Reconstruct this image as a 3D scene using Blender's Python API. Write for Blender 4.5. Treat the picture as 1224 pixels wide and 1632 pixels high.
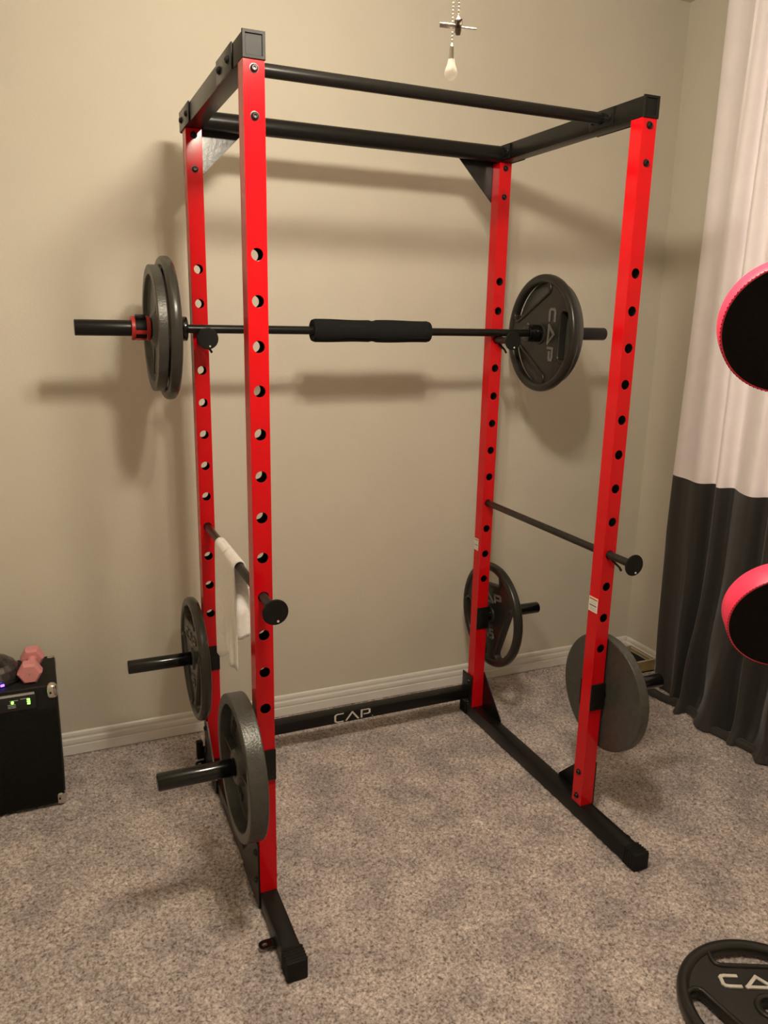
import bpy, bmesh, math, random
import numpy as np
from mathutils import Vector, Matrix

random.seed(4)
scene = bpy.context.scene
for o in list(bpy.data.objects):
    bpy.data.objects.remove(o)
col = scene.collection

# ------------------------------------------------------------------ camera
yaw, pitch, roll = -0.41050, -0.24367, 0.020425
fwd = Vector((-math.sin(yaw) * math.cos(pitch), math.cos(yaw) * math.cos(pitch), math.sin(pitch)))
right = Vector((math.cos(yaw), math.sin(yaw), 0))
up = right.cross(fwd)
cr, sr = math.cos(roll), math.sin(roll)
r2 = cr * right + sr * up
u2 = -sr * right + cr * up
cam_data = bpy.data.cameras.new('camera')
cam = bpy.data.objects.new('camera', cam_data)
col.objects.link(cam)
m = Matrix((r2, u2, -fwd)).transposed().to_4x4()
m.translation = Vector((-0.46588, -1.91159, 1.68357))
cam.matrix_world = m
cam_data.sensor_fit = 'VERTICAL'
cam_data.sensor_height = 36.0
cam_data.lens = 1249.5 / 1632 * 36.0
cam_data.clip_start = 0.02
scene.camera = cam

# ------------------------------------------------------------------ world and exposure
world = bpy.data.worlds.new('world')
scene.world = world
world.use_nodes = True
world.node_tree.nodes['Background'].inputs[0].default_value = (1.0, 0.86, 0.68, 1)
world.node_tree.nodes['Background'].inputs[1].default_value = 0.05
vs = scene.view_settings
vs.view_transform = 'Standard'
vs.look = 'None'
vs.gamma = 1.0
vs.use_curve_mapping = False
vs.exposure = 0.0
LAMP_STRENGTH = 312.0           # frosted globes of the ceiling fan, the room's only lamp
LAMP_COLOUR = (1.0, 0.90, 0.73)

# ------------------------------------------------------------------ materials
MATS = {}
def mat(name, base, rough=0.5, metal=0.0, var=0.06, scale=30.0, bump=0.0, bump_scale=None,
        spec=0.5, coat=0.0, sheen=0.0, detail=3.0, coat_rough=0.08):
    if name in MATS:
        return MATS[name]
    ma = bpy.data.materials.new(name)
    ma.use_nodes = True
    nt = ma.node_tree
    b = nt.nodes['Principled BSDF']
    tc = nt.nodes.new('ShaderNodeTexCoord')
    nz = nt.nodes.new('ShaderNodeTexNoise')
    nz.inputs['Scale'].default_value = scale
    nz.inputs['Detail'].default_value = detail
    nt.links.new(tc.outputs['Object'], nz.inputs['Vector'])
    cr_ = nt.nodes.new('ShaderNodeValToRGB')
    cr_.color_ramp.elements[0].position = 0.3
    cr_.color_ramp.elements[1].position = 0.7
    cr_.color_ramp.elements[0].color = tuple(max(0, c * (1 - var)) for c in base) + (1,)
    cr_.color_ramp.elements[1].color = tuple(min(1, c * (1 + var)) for c in base) + (1,)
    nt.links.new(nz.outputs['Fac'], cr_.inputs['Fac'])
    nt.links.new(cr_.outputs['Color'], b.inputs['Base Color'])
    b.inputs['Roughness'].default_value = rough
    b.inputs['Metallic'].default_value = metal
    b.inputs['Specular IOR Level'].default_value = spec
    b.inputs['Coat Weight'].default_value = coat
    b.inputs['Coat Roughness'].default_value = coat_rough
    b.inputs['Sheen Weight'].default_value = sheen
    if bump > 0:
        n2 = nt.nodes.new('ShaderNodeTexNoise')
        n2.inputs['Scale'].default_value = bump_scale or scale
        n2.inputs['Detail'].default_value = 2.0
        nt.links.new(tc.outputs['Object'], n2.inputs['Vector'])
        bp = nt.nodes.new('ShaderNodeBump')
        bp.inputs['Strength'].default_value = bump
        bp.inputs['Distance'].default_value = 0.002
        nt.links.new(n2.outputs['Fac'], bp.inputs['Height'])
        nt.links.new(bp.outputs['Normal'], b.inputs['Normal'])
    MATS[name] = ma
    return ma

def emit(name, colour, strength):
    ma = bpy.data.materials.new(name)
    ma.use_nodes = True
    b = ma.node_tree.nodes['Principled BSDF']
    b.inputs['Base Color'].default_value = tuple(colour) + (1,)
    b.inputs['Emission Color'].default_value = tuple(colour) + (1,)
    b.inputs['Emission Strength'].default_value = strength
    MATS[name] = ma
    return ma

WALL = mat('wall_paint', (0.605, 0.556, 0.464), 0.75, var=0.015, scale=6, bump=0.35, bump_scale=140, spec=0.25)
CEIL = mat('ceiling_paint', (0.60, 0.55, 0.465), 0.85, var=0.02, scale=8, bump=0.4, bump_scale=90, spec=0.2)
TRIM = mat('trim_paint', (0.74, 0.71, 0.66), 0.4, var=0.02, scale=12)
RED = mat('red_powder_coat', (0.58, 0.004, 0.008), 0.13, var=0.03, scale=18, spec=0.28, coat=0.0, bump=0.03, bump_scale=220)
BLACK = mat('black_powder_coat', (0.0070, 0.0064, 0.0055), 0.30, var=0.12, scale=40, spec=0.28, bump=0.05, bump_scale=300)
BLACKG = mat('black_gloss_enamel', (0.004, 0.004, 0.0036), 0.15, var=0.1, scale=40, spec=0.5, coat=0.0)
PLAST = mat('black_plastic', (0.0075, 0.0068, 0.0058), 0.55, var=0.1, scale=60, spec=0.2)
BOLT = mat('black_oxide_bolt', (0.010, 0.009, 0.009), 0.34, metal=0.3, var=0.1)
INNER = mat('raw_dark_steel', (0.02, 0.017, 0.015), 0.7, var=0.2, scale=40, spec=0.2)
GUSS = mat('glossy_gusset_steel', (0.042, 0.041, 0.039), 0.26, metal=0.7, var=0.2, scale=60, bump=0.14, bump_scale=90)
STEEL = mat('dark_steel_rod', (0.040, 0.034, 0.028), 0.38, metal=0.6, var=0.15, scale=50)
RUBBER = mat('olive_grey_rubber', (0.040, 0.037, 0.030), 0.27, var=0.1, scale=20, spec=0.45, bump=0.06, bump_scale=160)
RUBDK = mat('black_rubber', (0.017, 0.0155, 0.0125), 0.3, var=0.1, scale=25, spec=0.4, bump=0.06, bump_scale=160)
LETDK = mat('worn_raised_lettering', (0.13, 0.12, 0.105), 0.28, var=0.15, scale=80)
LETWH = mat('white_raised_lettering', (0.62, 0.58, 0.52), 0.5, var=0.06, scale=80)
IRON = mat('grey_hammertone_iron', (0.066, 0.064, 0.055), 0.34, metal=0.25, var=0.14, scale=45, bump=0.5, bump_scale=190)
FOAM = mat('black_foam', (0.012, 0.012, 0.012), 0.95, var=0.2, scale=200, bump=0.4, bump_scale=400, spec=0.1)
CLIPR = mat('red_clip_plastic', (0.42, 0.02, 0.015), 0.4, var=0.05)
CHROME = mat('chrome', (0.72, 0.69, 0.64), 0.2, metal=1.0, var=0.04)
BRASS = mat('brushed_nickel', (0.62, 0.57, 0.50), 0.3, metal=1.0, var=0.05)
BRONZE = mat('aged_bronze', (0.14, 0.10, 0.085), 0.35, metal=0.7, var=0.1)
FROST = mat('frosted_white_glass', (0.62, 0.59, 0.55), 0.45, var=0.02)
_nt = FROST.node_tree
_tr = _nt.nodes.new('ShaderNodeBsdfTranslucent'); _tr.inputs['Color'].default_value = (0.80, 0.76, 0.70, 1)
_mx = _nt.nodes.new('ShaderNodeMixShader'); _mx.inputs[0].default_value = 0.7
_nt.links.new(_nt.nodes['Principled BSDF'].outputs[0], _mx.inputs[1]); _nt.links.new(_tr.outputs[0], _mx.inputs[2])
_nt.links.new(_mx.outputs[0], _nt.nodes['Material Output'].inputs['Surface'])
CHAIN = mat('cream_bead_chain', (0.66, 0.60, 0.50), 0.3, metal=0.2, var=0.1)
CLOTH = mat('white_towel', (0.95, 0.92, 0.88), 0.95, var=0.05, scale=90, bump=0.6, bump_scale=260, sheen=0.3)
CURTW = mat('white_curtain', (0.94, 0.865, 0.885), 0.8, var=0.02, scale=15, bump=0.1, bump_scale=300, sheen=0.2)
CURTD = mat('charcoal_curtain', (0.026, 0.0215, 0.0185), 0.75, var=0.06, scale=15, bump=0.15, bump_scale=300, sheen=0.15)
PINKV = mat('hot_pink_vinyl', (0.80, 0.032, 0.09), 0.5, var=0.04, scale=30, bump=0.1, bump_scale=200)
PADBK = mat('black_backing_cloth', (0.010, 0.008, 0.008), 0.9, var=0.2, scale=150, bump=0.2, bump_scale=400, spec=0.15)
PINKN = mat('pink_neoprene', (0.66, 0.26, 0.255), 0.65, var=0.04, scale=60, bump=0.1, bump_scale=300)
TOLEX = mat('black_tolex', (0.009, 0.008, 0.007), 0.6, var=0.25, scale=120, bump=0.5, bump_scale=240, spec=0.25)
GRILL = mat('black_grille_cloth', (0.007, 0.007, 0.006), 0.85, var=0.3, scale=180, spec=0.15)
PANEL = mat('control_panel_black', (0.012, 0.012, 0.014), 0.3, var=0.1)
PRINT = mat('grey_panel_print', (0.42, 0.41, 0.39), 0.5, var=0.3, scale=300)
STICK = mat('sticker_paper', (0.74, 0.69, 0.61), 0.6, var=0.03)
ORANGE = mat('sticker_orange', (0.48, 0.15, 0.03), 0.6, var=0.05)
INK = mat('sticker_ink', (0.06, 0.05, 0.045), 0.6, var=0.05)
GREYP = mat('sticker_fine_print', (0.45, 0.42, 0.38), 0.6, var=0.2, scale=400)
TAN = mat('tan_cardboard', (0.42, 0.31, 0.13), 0.8, var=0.08, scale=30)
CREAM = mat('cream_rim', (0.62, 0.55, 0.44), 0.6, var=0.04)
DOME = mat('smoky_faceted_plastic', (0.075, 0.066, 0.062), 0.12, metal=0.5, var=0.5, scale=35)
GREEN = emit('green_led', (0.12, 1.0, 0.04), 12.0)
VIOLET = emit('violet_led', (0.12, 0.05, 1.0), 8.0)
GLOBE = emit('lit_frosted_globe', LAMP_COLOUR, LAMP_STRENGTH)

def carpet_material():
    ma = bpy.data.materials.new('grey_beige_carpet')
    ma.use_nodes = True
    nt = ma.node_tree
    b = nt.nodes['Principled BSDF']
    b.inputs['Roughness'].default_value = 0.95
    b.inputs['Specular IOR Level'].default_value = 0.1
    b.inputs['Sheen Weight'].default_value = 0.25
    tc = nt.nodes.new('ShaderNodeTexCoord')
    def noise(s, d):
        n = nt.nodes.new('ShaderNodeTexNoise')
        n.inputs['Scale'].default_value = s
        n.inputs['Detail'].default_value = d
        nt.links.new(tc.outputs['Object'], n.inputs['Vector'])
        return n
    fine, patch, speck = noise(170, 2), noise(6.5, 3), noise(95, 3)
    ramp = nt.nodes.new('ShaderNodeValToRGB')
    e = ramp.color_ramp.elements
    e[0].position, e[0].color = 0.33, (0.12, 0.095, 0.083, 1)
    e[1].position, e[1].color = 0.69, (0.72, 0.64, 0.61, 1)
    k = e.new(0.5); k.color = (0.42, 0.365, 0.345, 1)
    mix = nt.nodes.new('ShaderNodeMix'); mix.data_type = 'FLOAT'
    mix.inputs[0].default_value = 0.5
    nt.links.new(fine.outputs['Fac'], mix.inputs[2])
    nt.links.new(speck.outputs['Fac'], mix.inputs[3])
    nt.links.new(mix.outputs[0], ramp.inputs['Fac'])
    r2_ = nt.nodes.new('ShaderNodeValToRGB')
    r2_.color_ramp.elements[0].position, r2_.color_ramp.elements[0].color = 0.38, (0.80, 0.78, 0.79, 1)
    r2_.color_ramp.elements[1].position, r2_.color_ramp.elements[1].color = 0.64, (1.16, 1.13, 1.10, 1)
    nt.links.new(patch.outputs['Fac'], r2_.inputs['Fac'])
    mul = nt.nodes.new('ShaderNodeMix'); mul.data_type = 'RGBA'; mul.blend_type = 'MULTIPLY'
    mul.inputs[0].default_value = 1.0
    nt.links.new(ramp.outputs['Color'], mul.inputs[6])
    nt.links.new(r2_.outputs['Color'], mul.inputs[7])
    nt.links.new(mul.outputs[2], b.inputs['Base Color'])
    MATS['carpet'] = ma
    return ma
CARPET = carpet_material()

# ------------------------------------------------------------------ helpers
def link(name, me, material=None, parent=None, loc=None, rot=None, smooth=True, angle=24):
    o = bpy.data.objects.new(name, me)
    col.objects.link(o)
    if material is not None and len(me.materials) == 0:
        me.materials.append(material)
    if parent is not None:
        o.parent = parent
    if loc is not None:
        o.location = loc
    if rot is not None:
        o.rotation_euler = rot
    if smooth and len(me.polygons):
        me.polygons.foreach_set('use_smooth', [True] * len(me.polygons))
        me.set_sharp_from_angle(angle=math.radians(angle))
    return o

def tag(o, label, cat=None, group=None, kind=None):
    if label: o['label'] = label
    if cat: o['category'] = cat
    if group: o['group'] = group
    if kind: o['kind'] = kind
    return o

def empty(name, label, cat, loc=(0, 0, 0), rot=(0, 0, 0), group=None):
    o = bpy.data.objects.new(name, None)
    o.empty_display_size = 0.05
    col.objects.link(o)
    o.location = loc
    o.rotation_euler = rot
    return tag(o, label, cat, group)

class MB:
    """collects shapes in one bmesh"""
    def __init__(self):
        self.bm = bmesh.new()
    def box(self, x0, x1, y0, y1, z0, z1, bevel=0.0, seg=2):
        r = bmesh.ops.create_cube(self.bm, size=1.0)
        vs_ = r['verts']
        for v in vs_:
            v.co = Vector(((x0 + x1) / 2 + v.co.x * (x1 - x0), (y0 + y1) / 2 + v.co.y * (y1 - y0), (z0 + z1) / 2 + v.co.z * (z1 - z0)))
        if bevel > 0:
            es = list({e for v in vs_ for e in v.link_edges})
            bmesh.ops.bevel(self.bm, geom=es, offset=bevel, segments=seg, affect='EDGES', profile=0.5)
        return self
    def lathe(self, prof, M=None, segs=40, a0=0.0, a1=2 * math.pi):
        """prof: (radius, height) pairs around local z"""
        M = M or Matrix.Identity(4)
        full = abs(a1 - a0 - 2 * math.pi) < 1e-6
        n = segs if full else segs + 1
        rings = []
        for (r, h) in prof:
            if r < 1e-7:
                rings.append([self.bm.verts.new(M @ Vector((0, 0, h)))])
            else:
                rings.append([self.bm.verts.new(M @ Vector((r * math.cos(a0 + (a1 - a0) * i / segs), r * math.sin(a0 + (a1 - a0) * i / segs), h))) for i in range(n)])
        for a, b in zip(rings[:-1], rings[1:]):
            cnt = segs
            for i in range(cnt):
                j = (i + 1) % n
                if len(a) == 1 and len(b) == 1:
                    continue
                if len(a) == 1:
                    self.bm.faces.new((a[0], b[i], b[j]))
                elif len(b) == 1:
                    self.bm.faces.new((a[i], a[j], b[0]))
                else:
                    self.bm.faces.new((a[i], a[j], b[j], b[i]))
        return self
    def cyl(self, p0, p1, r, r1=None, segs=28, bevel=0.0):
        p0, p1 = Vector(p0), Vector(p1)
        d = p1 - p0
        L = d.length
        M = Matrix.Translation(p0) @ d.to_track_quat('Z', 'Y').to_matrix().to_4x4()
        r1 = r if r1 is None else r1
        if bevel > 0:
            prof = [(0, 0), (r - bevel, 0), (r - bevel * .3, bevel * .3), (r, bevel), (r1, L - bevel), (r1 - bevel * .3, L - bevel * .3), (r1 - bevel, L), (0, L)]
        else:
            prof = [(0, 0), (r, 0), (r1, L), (0, L)]
        return self.lathe(prof, M, segs)
    def tube(self, pts, r, segs=10, closed=False):
        pts = [Vector(p) for p in pts]
        n = len(pts)
        rings = []
        prevx = None
        for i, p in enumerate(pts):
            a = pts[(i - 1) % n] if (closed or i > 0) else pts[i]
            b = pts[(i + 1) % n] if (closed or i < n - 1) else pts[i]
            t = (b - a).normalized()
            ref = prevx if prevx is not None else (Vector((0, 0, 1)) if abs(t.z) < .9 else Vector((1, 0, 0)))
            y = t.cross(ref).normalized()
            x = y.cross(t).normalized()
            prevx = x
            rings.append([self.bm.verts.new(p + r * (math.cos(2 * math.pi * k / segs) * x + math.sin(2 * math.pi * k / segs) * y)) for k in range(segs)])
        rng = range(n) if closed else range(n - 1)
        for i in rng:
            a, b = rings[i], rings[(i + 1) % n]
            for k in range(segs):
                self.bm.faces.new((a[k], a[(k + 1) % segs], b[(k + 1) % segs], b[k]))
        if not closed:
            self.bm.faces.new(rings[0][::-1])
            self.bm.faces.new(rings[-1])
        return self
    def prism(self, poly, h0, h1, M=None):
        """poly in local xy, extruded along local z"""
        M = M or Matrix.Identity(4)
        a = [self.bm.verts.new(M @ Vector((x, y, h0))) for x, y in poly]
        b = [self.bm.verts.new(M @ Vector((x, y, h1))) for x, y in poly]
        n = len(poly)
        self.bm.faces.new(a[::-1]); self.bm.faces.new(b)
        for i in range(n):
            self.bm.faces.new((a[i], a[(i + 1) % n], b[(i + 1) % n], b[i]))
        return self
    def stroke(self, pts, w, h0, h1, M=None, closed=False):
        """a ribbon of width w along 2D points, extruded from h0 to h1"""
        P = [Vector((p[0], p[1])) for p in pts]
        n = len(P)
        segs = n if closed else n - 1
        for i in range(segs):
            a, b = P[i].copy(), P[(i + 1) % n].copy()
            d = (b - a).normalized()
            if closed or i > 0: a = a - d * w * .45
            if closed or i < segs - 1: b = b + d * w * .45
            nrm = Vector((-d.y, d.x)) * w / 2
            self.prism([tuple(a - nrm), tuple(b - nrm), tuple(b + nrm), tuple(a + nrm)], h0, h1 + i * 0.00012 * (1 if h1 > h0 else -1), M)
        return self
    def mesh(self, name, recalc=True):
        if recalc:
            bmesh.ops.recalc_face_normals(self.bm, faces=self.bm.faces[:])
        me = bpy.data.meshes.new(name)
        self.bm.to_mesh(me)
        self.bm.free()
        return me
    def build(self, name, material, parent=None, loc=None, rot=None, angle=24):
        return link(name, self.mesh(name), material, parent, loc, rot, True, angle)

def loop_circle(cx, cy, r, n=24):
    return [(cx + r * math.cos(2 * math.pi * i / n), cy + r * math.sin(2 * math.pi * i / n)) for i in range(n)]

def plate_mesh(name, loops, thick, bevel=0.0, res=1):
    """filled 2D outline with holes, thick along z, centred"""
    cu = bpy.data.curves.new(name, 'CURVE')
    cu.dimensions = '2D'
    cu.fill_mode = 'BOTH'
    cu.extrude = thick / 2 - bevel
    cu.bevel_depth = bevel
    cu.bevel_resolution = res
    cu.offset = -bevel
    for lp in loops:
        sp = cu.splines.new('POLY')
        sp.points.add(len(lp) - 1)
        for p, q in zip(sp.points, lp):
            p.co = (q[0], q[1], 0, 1)
        sp.use_cyclic_u = True
    ob = bpy.data.objects.new(name, cu)
    me = bpy.data.meshes.new_from_object(ob)
    bpy.data.objects.remove(ob)
    bpy.data.curves.remove(cu)
    me.name = name
    return me

def add_mesh(mb, me, M):
    tmp = me.copy()
    tmp.transform(M)
    mb.bm.from_mesh(tmp)
    bpy.data.meshes.remove(tmp)

def copy_tree(o, parent=None):
    c = o.copy()
    col.objects.link(c)
    c.parent = parent
    for ch in o.children:
        copy_tree(ch, c)
    return c

# logo strokes, unit height, advancing along x
def logo_strokes(bar=False):
    C = [(0.62, 1.0), (0.18, 1.0), (0.06, 0.94), (0.0, 0.8), (0.0, 0.2), (0.06, 0.06), (0.18, 0.0), (0.62, 0.0)]
    A = [(0.80, 0.0), (1.26, 1.0), (1.72, 0.0)]
    P = [(1.95, 0.0), (1.95, 1.0), (2.45, 1.0), (2.55, 0.93), (2.55, 0.52), (2.45, 0.45), (2.1, 0.45)]
    out = [(C, False), (A, bar), (P, False)]
    return out
DIGITS = {'4': [[(0.45, 0.0), (0.45, 1.0)], [(0.45, 1.0), (0.0, 0.35), (0.62, 0.35)]],
          '5': [[(0.6, 1.0), (0.05, 1.0), (0.05, 0.56), (0.5, 0.56), (0.6, 0.46), (0.6, 0.1), (0.5, 0.0), (0.0, 0.0)]]}

# ------------------------------------------------------------------ dimensions
T = 0.05
W, D = 1.1791, 0.7569
ZB, ZT = 0.055, 2.240          # foot of the uprights, top of the uprights
HZ = [1.8218 - i * 0.10759 for i in range(12)]
YW, XR, ZC = 1.09, 2.238, 3.03   # back wall, right wall, ceiling
XL, YN = -1.75, -3.1

# ------------------------------------------------------------------ room shell
def shell(name, x0, x1, y0, y1, z0, z1, material):
    o = MB().box(x0, x1, y0, y1, z0, z1).build(name, material)
    return tag(o, None, kind='structure')
tag(shell('wall_back', XL - .1, XR + .1, YW, YW + .1, -.02, ZC + .1, WALL), 'beige orange-peel wall behind the rack')
tag(shell('wall_right', XR, XR + .1, YN, YW, -.02, ZC + .1, WALL), 'beige wall behind the curtain')
shell('wall_left', XL - .1, XL, YN, YW, -.02, ZC + .1, WALL)
shell('wall_front', XL - .1, XR + .1, YN - .1, YN, -.02, ZC + .1, WALL)
shell('ceiling', XL - .1, XR + .1, YN - .1, YW + .1, ZC, ZC + .1, CEIL)

def make_floor():
    """carpet with real tuft relief where it can be seen, flat beyond"""
    fx0, fx1, fy0, fy1 = -1.05, XR, -1.45, YW
    st = 0.0062
    nx, ny = int((fx1 - fx0) / st) + 1, int((fy1 - fy0) / st) + 1
    xs, ys = np.linspace(fx0, fx1, nx), np.linspace(fy0, fy1, ny)
    X, Y = np.meshgrid(xs, ys)
    rg = np.random.default_rng(7)
    n = rg.normal(0, 1, (ny, nx))
    sm = n.copy()
    for ax in (0, 1):
        sm = (np.roll(sm, 1, ax) + 2 * sm + np.roll(sm, -1, ax)) / 4
    Z = -0.003 + 0.0034 * sm + 0.0009 * n
    Z = np.clip(Z, -0.009, 0.006)
    J = rg.normal(0, 0.0012, (2, ny, nx))
    X = X + J[0]; Y = Y + J[1]
    X[:, 0], X[:, -1], Y[0], Y[-1] = fx0, fx1, fy0, fy1
    Z[:, 0] = Z[:, -1] = Z[0] = Z[-1] = -0.004
    V = np.stack([X.ravel(), Y.ravel(), Z.ravel()], 1)
    idx = np.arange(nx * ny).reshape(ny, nx)
    F = np.stack([idx[:-1, :-1].ravel(), idx[:-1, 1:].ravel(), idx[1:, 1:].ravel(), idx[1:, :-1].ravel()], 1)
    ex = np.array([(XL, YN, -.004), (fx1, YN, -.004), (fx1, fy0, -.004), (XL, fy0, -.004), (fx0, fy0, -.004), (fx0, YW, -.004), (XL, YW, -.004)])
    b = len(V)
    V = np.concatenate([V, ex])
    F = np.concatenate([F, [[b, b + 1, b + 2, b + 3], [b + 3, b + 4, b + 5, b + 6]]])
    me = bpy.data.meshes.new('floor')
    me.vertices.add(len(V)); me.vertices.foreach_set('co', V.ravel())
    me.loops.add(F.size); me.loops.foreach_set('vertex_index', F.ravel())
    me.polygons.add(len(F)); me.polygons.foreach_set('loop_start', np.arange(0, F.size, 4))
    me.update(); me.validate()
    o = link('floor', me, CARPET, smooth=False)
    tag(o, 'mottled grey-beige cut pile carpet', kind='structure')
make_floor()

def baseboard(name, p0, p1, inward, label):
    # profile: (out from wall, height)
    prof = [(0.0, 0.0), (0.013, 0.0), (0.013, 0.036), (0.011, 0.040), (0.0125, 0.044), (0.0135, 0.052), (0.012, 0.062),
            (0.0085, 0.068), (0.0085, 0.073), (0.0095, 0.079), (0.0075, 0.088), (0.003, 0.092), (0.0, 0.092)]
    p0, p1, inward = Vector(p0), Vector(p1), Vector(inward)
    mb = MB()
    a = [mb.bm.verts.new(p0 + inward * q + Vector((0, 0, h))) for q, h in prof]
    b = [mb.bm.verts.new(p1 + inward * q + Vector((0, 0, h))) for q, h in prof]
    n = len(prof)
    for i in range(n):
        mb.bm.faces.new((a[i], a[(i + 1) % n], b[(i + 1) % n], b[i]))
    mb.bm.faces.new(a); mb.bm.faces.new(b[::-1])
    tag(mb.build(name, TRIM, angle=20), label, kind='structure')
baseboard('baseboard_back', (XL, YW, 0), (XR, YW, 0), (0, -1, 0), 'white moulded baseboard along the back wall')
baseboard('baseboard_right', (XR, YN, 0), (XR, YW - .0135, 0), (-1, 0, 0), 'white moulded baseboard below the curtain')

# ------------------------------------------------------------------ power rack
rack = empty('power_rack', 'red and black steel power rack standing on the carpet', 'power rack')

def upright_mesh():
    """square tube with holes through front and back, local origin at front-left bottom"""
    h = ZT - ZB
    loops = [[(0, 0), (T, 0), (T, h), (0, h)]] + [loop_circle(T / 2, z - ZB, 0.0145, 28) for z in HZ]
    pm = plate_mesh('face', loops, 0.003, 0.0007, 1)
    mb = MB()
    Rx = Matrix.Rotation(math.pi / 2, 4, 'X')
    add_mesh(mb, pm, Matrix.Translation((0, 0.0015, 0)) @ Rx)
    add_mesh(mb, pm, Matrix.Translation((0, T - 0.0015, 0)) @ Rx)
    mb.box(0.0003, 0.003, 0.001, T - 0.001, 0.0005, h - .0005)
    mb.box(T - 0.003, T - 0.0003, 0.001, T - 0.001, 0.0005, h - .0005)
    bpy.data.meshes.remove(pm)
    me = mb.mesh('upright')
    me.materials.append(RED); me.materials.append(INNER)
    for p in me.polygons:
        c = p.center
        if 0.0022 < c.x < T - .0022 and 0.0012 < c.y < T - .0012:
            p.material_index = 1
    return me

def bolt_mesh(r=0.0085, h=0.007):
    """button head bolt with hex socket, head along local +z"""
    mb = MB()
    mb.lathe([(0, 0.0), (r * 1.25, 0.0), (r * 1.25, 0.0012), (r * 1.02, 0.0014), (r, h * .45), (r * .82, h * .85), (r * .6, h), (r * .45, h), (r * .42, h * .55), (0, h * .5)], segs=20)
    return mb.mesh('bolt')
BOLT_ME = bolt_mesh()
ROT = {'-y': (math.pi / 2, 0, 0), '+y': (-math.pi / 2, 0, 0), '-x': (0, -math.pi / 2, 0), '+x': (0, math.pi / 2, 0), '+z': (0, 0, 0)}
def bolt(parent, p, facing):
    return link('bolt', BOLT_ME, BOLT, parent, p, ROT[facing])

up_me = upright_mesh()
uprights = {}
for key, (x, y) in {'FL': (0, 0), 'FR': (W - T, 0), 'BL': (0, D), 'BR': (W - T, D)}.items():
    o = link('upright', up_me, RED, rack, (x, y, ZB), angle=30)
    uprights[key] = o
    for z in (2.2204, 2.1219):
        bolt(o, (T / 2, 0, z - ZB), '-y')
    inner = T if key[1] == 'L' else 0
    for z in (0.175, 0.083):
        bolt(o, (inner, T / 2, z - ZB), '+x' if key[1] == 'L' else '-x')
tag(uprights['FL'], 'glossy red square post with a column of round holes')

# top side beams
BZ0, BZ1 = 2.2405, 2.2955
for side in ('L', 'R'):
    x0 = 0.0 if side == 'L' else W - T
    x1 = x0 + T
    ox = 0.0 if side == 'L' else W            # outer face
    sg = -1 if side == 'L' else 1
    b = MB().box(x0, x1, 0.004, 0.838, BZ0, BZ1, 0.003).build('top_beam', BLACK, rack)
    # end caps: frame with recessed panel
    for ye, s in ((0.0, -1), (0.842, 1)):
        cap = MB()
        fr = plate_mesh('cap', [[(x0 - .0015, BZ0 - .0015), (x1 + .0015, BZ0 - .0015), (x1 + .0015, BZ1 + .0015), (x0 - .0015, BZ1 + .0015)],
                                [(x0 + .006, BZ0 + .006), (x0 + .006, BZ1 - .006), (x1 - .006, BZ1 - .006), (x1 - .006, BZ0 + .006)]], 0.008, 0.001)
        add_mesh(cap, fr, Matrix.Translation((0, ye, 0)) @ Matrix.Rotation(math.pi / 2, 4, 'X'))
        bpy.data.meshes.remove(fr)
        cap.box(x0 + .004, x1 - .004, ye - .0005, ye + .0025, BZ0 + .004, BZ1 - .004)
        cap.build('end_cap', PLAST, b)
    for (ya, yb, bolts) in ((0.097, 0.268, (0.134, 0.23)), (0.675, 0.840, (0.708, 0.803))):
        pl = MB().box(min(ox, ox + sg * .004), max(ox, ox + sg * .004), ya, yb, BZ0 - .001, BZ1 + .002, 0.001).build('mounting_plate', BLACK, b)
        for yb_ in bolts:
            bolt(b, (ox + sg * .004, yb_, (BZ0 + BZ1) / 2), '-x' if side == 'L' else '+x')
    ix = x1 if side == 'L' else x0
    si = 1 if side == 'L' else -1
    for (ya, yb, bolts) in ((0.125, 0.24, (0.142, 0.222)), (0.69, 0.82, (0.702, 0.806))):
        MB().box(min(ix, ix + si * .004), max(ix, ix + si * .004), ya, yb, BZ0 + .004, BZ1 - .002, 0.001).build('inner_flange', BLACK, b)
        for yb_ in bolts:
            bolt(b, (ix + si * .004, yb_, (BZ0 + BZ1) / 2), '+x' if side == 'L' else '-x')
    # corner gusset behind the rear post
    gx = [(x0, 2.275), (x1 + .168, 2.275), (x1, 2.107), (x0, 2.107)] if side == 'L' else [(x1, 2.275), (x0 - .168, 2.275), (x0, 2.107), (x1, 2.107)]
    MB().prism(gx, 0, 0.004, Matrix.Translation((0, D + T + .0045, 0)) @ Matrix.Rotation(math.pi / 2, 4, 'X')).build('corner_gusset', GUSS, rack)

# pull-up bars
MB().cyl((T + .003, 0.182, 2.270), (W - T - .003, 0.182, 2.270), 0.0165, segs=32).build('pull_up_bar', BLACK, rack)
MB().cyl((T + .003, 0.757, 2.266), (W - T - .003, 0.757, 2.266), 0.0275, segs=36).build('rear_cross_bar', BLACK, rack)

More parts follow.
